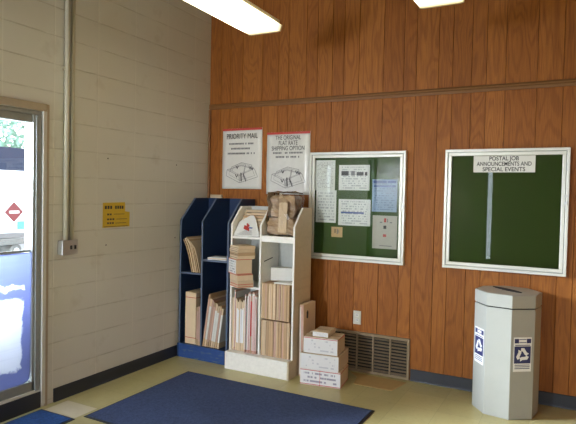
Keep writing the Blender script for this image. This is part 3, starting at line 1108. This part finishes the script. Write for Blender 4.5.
B1 = cabinet(1.170, .985, .900, .970, 'glazed green bulletin board with pinned papers, left of the two on the wood wall')
B2 = cabinet(2.394, .996, .908, .960, 'empty glazed green bulletin board with a header sign, right of the two')
lk = MB().tube([(.888, -.062, .60), (.888, -.052, .60)], .011, MT['alu'], 14).build('lock', B2)
lk2 = MB().box(.877, .900, -.060, -.052, .535, .560, MT['alu']).build('latch', B2, bevel=.003)
lk3 = MB().tube([(.884, -.060, .50), (.884, -.052, .50)], .010, MT['alu'], 14).build('lock', B1)


def sheet(name, x0, x1, z0, z1, m, label, extra=None, y=-.0145, rz=0):
    t = empty(name, ((x0 + x1) / 2, y, (z0 + z1) / 2), label=label, cat='paper')
    t.rotation_euler = (0, rz, 0)
    w_, h_ = x1 - x0, z1 - z0
    MB().box(-w_ / 2, w_ / 2, -.0012, 0, -h_ / 2, h_ / 2, m).build('sheet', t)
    if extra:
        b = MB()
        for (a, c, e, g, mm) in extra:
            b.box(a * w_, c * w_, -.0020, -.0013, e * h_, g * h_, mm)
        b.build('printing', t)
    return t


K, I, Bk, Rd = MT['ink'], MT['blue_ink'], MT['black'], MT['red']
m_form = m_print('form_print', (.82, .82, .78), (.22, .16, .18), 22, 14, fac=.55)
m_form2 = m_print('letter_print', (.86, .86, .84), (.25, .25, .30), 11, 16, fac=.6)
m_bluef = m_print('blue_form_print', (.30, .42, .60), (.10, .16, .32), 14, 10, fac=.6)
sheet('paper_sheet', 1.215, 1.412, 1.610, 1.885, m_form, 'tall white form at the upper left of the pinned papers', y=-.0145)
sheet('paper_sheet', 1.230, 1.430, 1.318, 1.612, m_form2, 'white letter below the tall form in the left bulletin board', y=-.0165)
sheet('paper_sheet', 1.450, 1.742, 1.615, 1.840, m_form2, 'white notice with bold black heading at the top centre of the board', extra=((-.42, -.18, .08, .26, Bk), (-.10, .02, .08, .26, K), (.08, .30, .08, .22, Bk), (.34, .42, .08, .22, Bk)))
sheet('paper_sheet', 1.453, 1.755, 1.300, 1.535, m_form2, 'white typed letter in the centre below the bold notice', extra=((-.42, .30, -.04, .02, I),))
sheet('paper_sheet', 1.768, 1.990, 1.432, 1.714, m_bluef, 'blue tinted printed form at the right of the left bulletin board', extra=((-.46, .08, .38, .46, I), (.12, .46, .38, .46, I), (-.44, .44, .26, .32, I)))
sheet('paper_sheet', 1.778, 1.998, 1.112, 1.400, plain('grey_paper', (.55, .52, .46), .6), 'pale sheet with a column of small pictures below the blue form', extra=(
    (-.03, .06, .30, .42, Rd), (.10, .13, .30, .40, K), (-.2, -.1, .28, .31, K), (.2, .3, .28, .31, K), (-.05, .07, .10, .20, Bk), (-.06, .07, -.14, -.06, Rd), (-.2, .3, -.42, -.40, K)))
sheet('paper_note', 1.388, 1.496, 1.190, 1.282, plain('manila_paper', (.66, .44, .22), .6), 'small tan note in the lower left of the left bulletin board', extra=((-.2, -.12, -.1, .3, Bk), (.0, .08, -.2, .3, K), (.15, .2, -.1, .25, K)))
hs_ = sheet('header_sign', 2.616, 3.066, 1.772, 1.901, MT['paper'], 'white sign reading POSTAL JOB ANNOUNCEMENTS AND SPECIAL EVENTS', y=-.0400 - .0008)
hs_['category'] = 'sign'
for txt, zz, wd in (('POSTAL JOB', .042, .215), ('ANNOUNCEMENTS AND', 0.0, .40), ('SPECIAL EVENTS', -.042, .31)):
    text_mesh('lettering', txt, .045, MT['black'], hs_, (0, -.0022, zz), RX, bold=.0006, width=wd)

# ------------------------------------------------------------ recycling bin
t = empty('recycling_bin', (2.925, -.240, 0), label='tall grey octagonal recycling bin with blue recycling stickers', cat='recycling bin')


def ngon(Rr, a0=R(13)):
    return [(Rr * math.cos(a0 + k * PI / 4), Rr * math.sin(a0 + k * PI / 4)) for k in range(8)]


RB = .232
MB().prism(ngon(RB), .001, .785, 2, MT['can']).build('bin_body', t, bevel=.003)
MB().prism(ngon(RB - .012), .785, .793, 2, MT['dark']).build('lid_gap_shade', t)  # dark core painting the shadow in the gap below the lid
MB().prism(ngon(RB + .002), .793, .885, 2, MT['can']).build('lid', t, bevel=.004)
MB().prism(ngon(RB - .006), .8852, .8862, 2, MT['can_top_warm']).build('lid_top', t)
sl = []
for k in range(20):
    a = 2 * PI * k / 20
    sl.append((.15 * math.cos(a), .034 * math.sin(a)))
MB().prism(sl, .8862, .8890, 2, MT['dark']).build('slot', t, loc=(-.012, .03, 0), rot=(0, 0, R(-42)))


def recycle_sticker(ang, zc, w_, h_, label=None, squash=1):
    """sticker on the face whose normal points at ang"""
    ap = RB * math.cos(PI / 8) + .0006
    e = bpy.data.objects.new('recycling_sticker', None)
    b = MB()
    b.box(-w_ / 2, w_ / 2, -.0010, 0, -h_ / 2, h_ / 2, MT['paper_w'])
    o = b.build('recycling_sticker', t, loc=(ap * math.cos(ang), ap * math.sin(ang), zc), rot=(0, 0, ang + PI / 2))
    if label: o['label'] = label
    b = MB()
    b.box(-w_ * .46, w_ * .46, -.0016, -.0011, -h_ * .26, h_ * .24, MT['navy'])
    b.box(-w_ * .46, -w_ * .22, -.0016, -.0011, h_ * .33, h_ * .46, MT['navy'])
    b.box(w_ * .22, w_ * .46, -.0016, -.0011, h_ * .33, h_ * .46, MT['navy'])
    b.box(-w_ * .2, w_ * .2, -.0016, -.0011, h_ * .34, h_ * .36, MT['navy'])
    b.box(-w_ * .2, w_ * .2, -.0016, -.0011, h_ * .43, h_ * .45, MT['navy'])
    for q in (-.31, -.36, -.41, .27):
        b.box(-w_ * .42, w_ * .42, -.0016, -.0011, h_ * q - h_ * .008, h_ * q + h_ * .012, MT['navy'])
    b.build('sticker_print', o)
    b = MB()
    r0, r1 = w_ * .17, w_ * .35
    for k in range(3):
        base = R(90 + 120 * k)
        # bent band (two straight runs round a corner of the triangle) ending in an arrow head
        c = Vector((math.cos(base), math.sin(base)))
        s = Vector((-c.y, c.x))

        def pt(u, v):
            q = c * u + s * v
            return (q.x, q.y - h_ * .01)
        wv = w_ * .38
        arc = [pt(wv * .95, wv * .22), pt(wv * .95, -wv * .22), pt(wv * .35, -wv * .62), pt(wv * .18, -wv * .95),
               pt(-wv * .12, -wv * .55), pt(wv * .05, -wv * .30), pt(wv * .48, -wv * .02), pt(wv * .42, wv * .05), pt(wv * .28, wv * .15), pt(wv * .46, wv * .28), pt(wv * .6, wv * .62)]
        b.prism(arc[:6] + [pt(wv * .48, -wv * .02)] + [pt(wv * .55, wv * .22)], -.0024, -.0017, 1, MT['paper_w'])
    b.build('recycling_symbol', o)
    return o


recycle_sticker(R(13 + 22.5 + 180), .478, .135, .262, 'left recycling sticker facing the block wall')
recycle_sticker(R(13 + 22.5 + 270), .468, .135, .244, 'right recycling sticker in shade')

l1 = lamp(1.215, -2.18, 'glowing fluorescent ceiling light hanging nearer the block wall', rz=R(1.2))
l2 = lamp(2.545, -2.24, 'glowing fluorescent ceiling light hanging further right, barely in view', src=l1)

for (lx, ly, lab) in ((1.215, -4.9, 'added fill ceiling light behind the camera nearer the block wall'), 
                      (1.215, -6.9, 'added fill ceiling light at the far back nearer the block wall')):
    lamp(lx, ly, lab, src=l1)  # unseen lights added behind the camera as fill
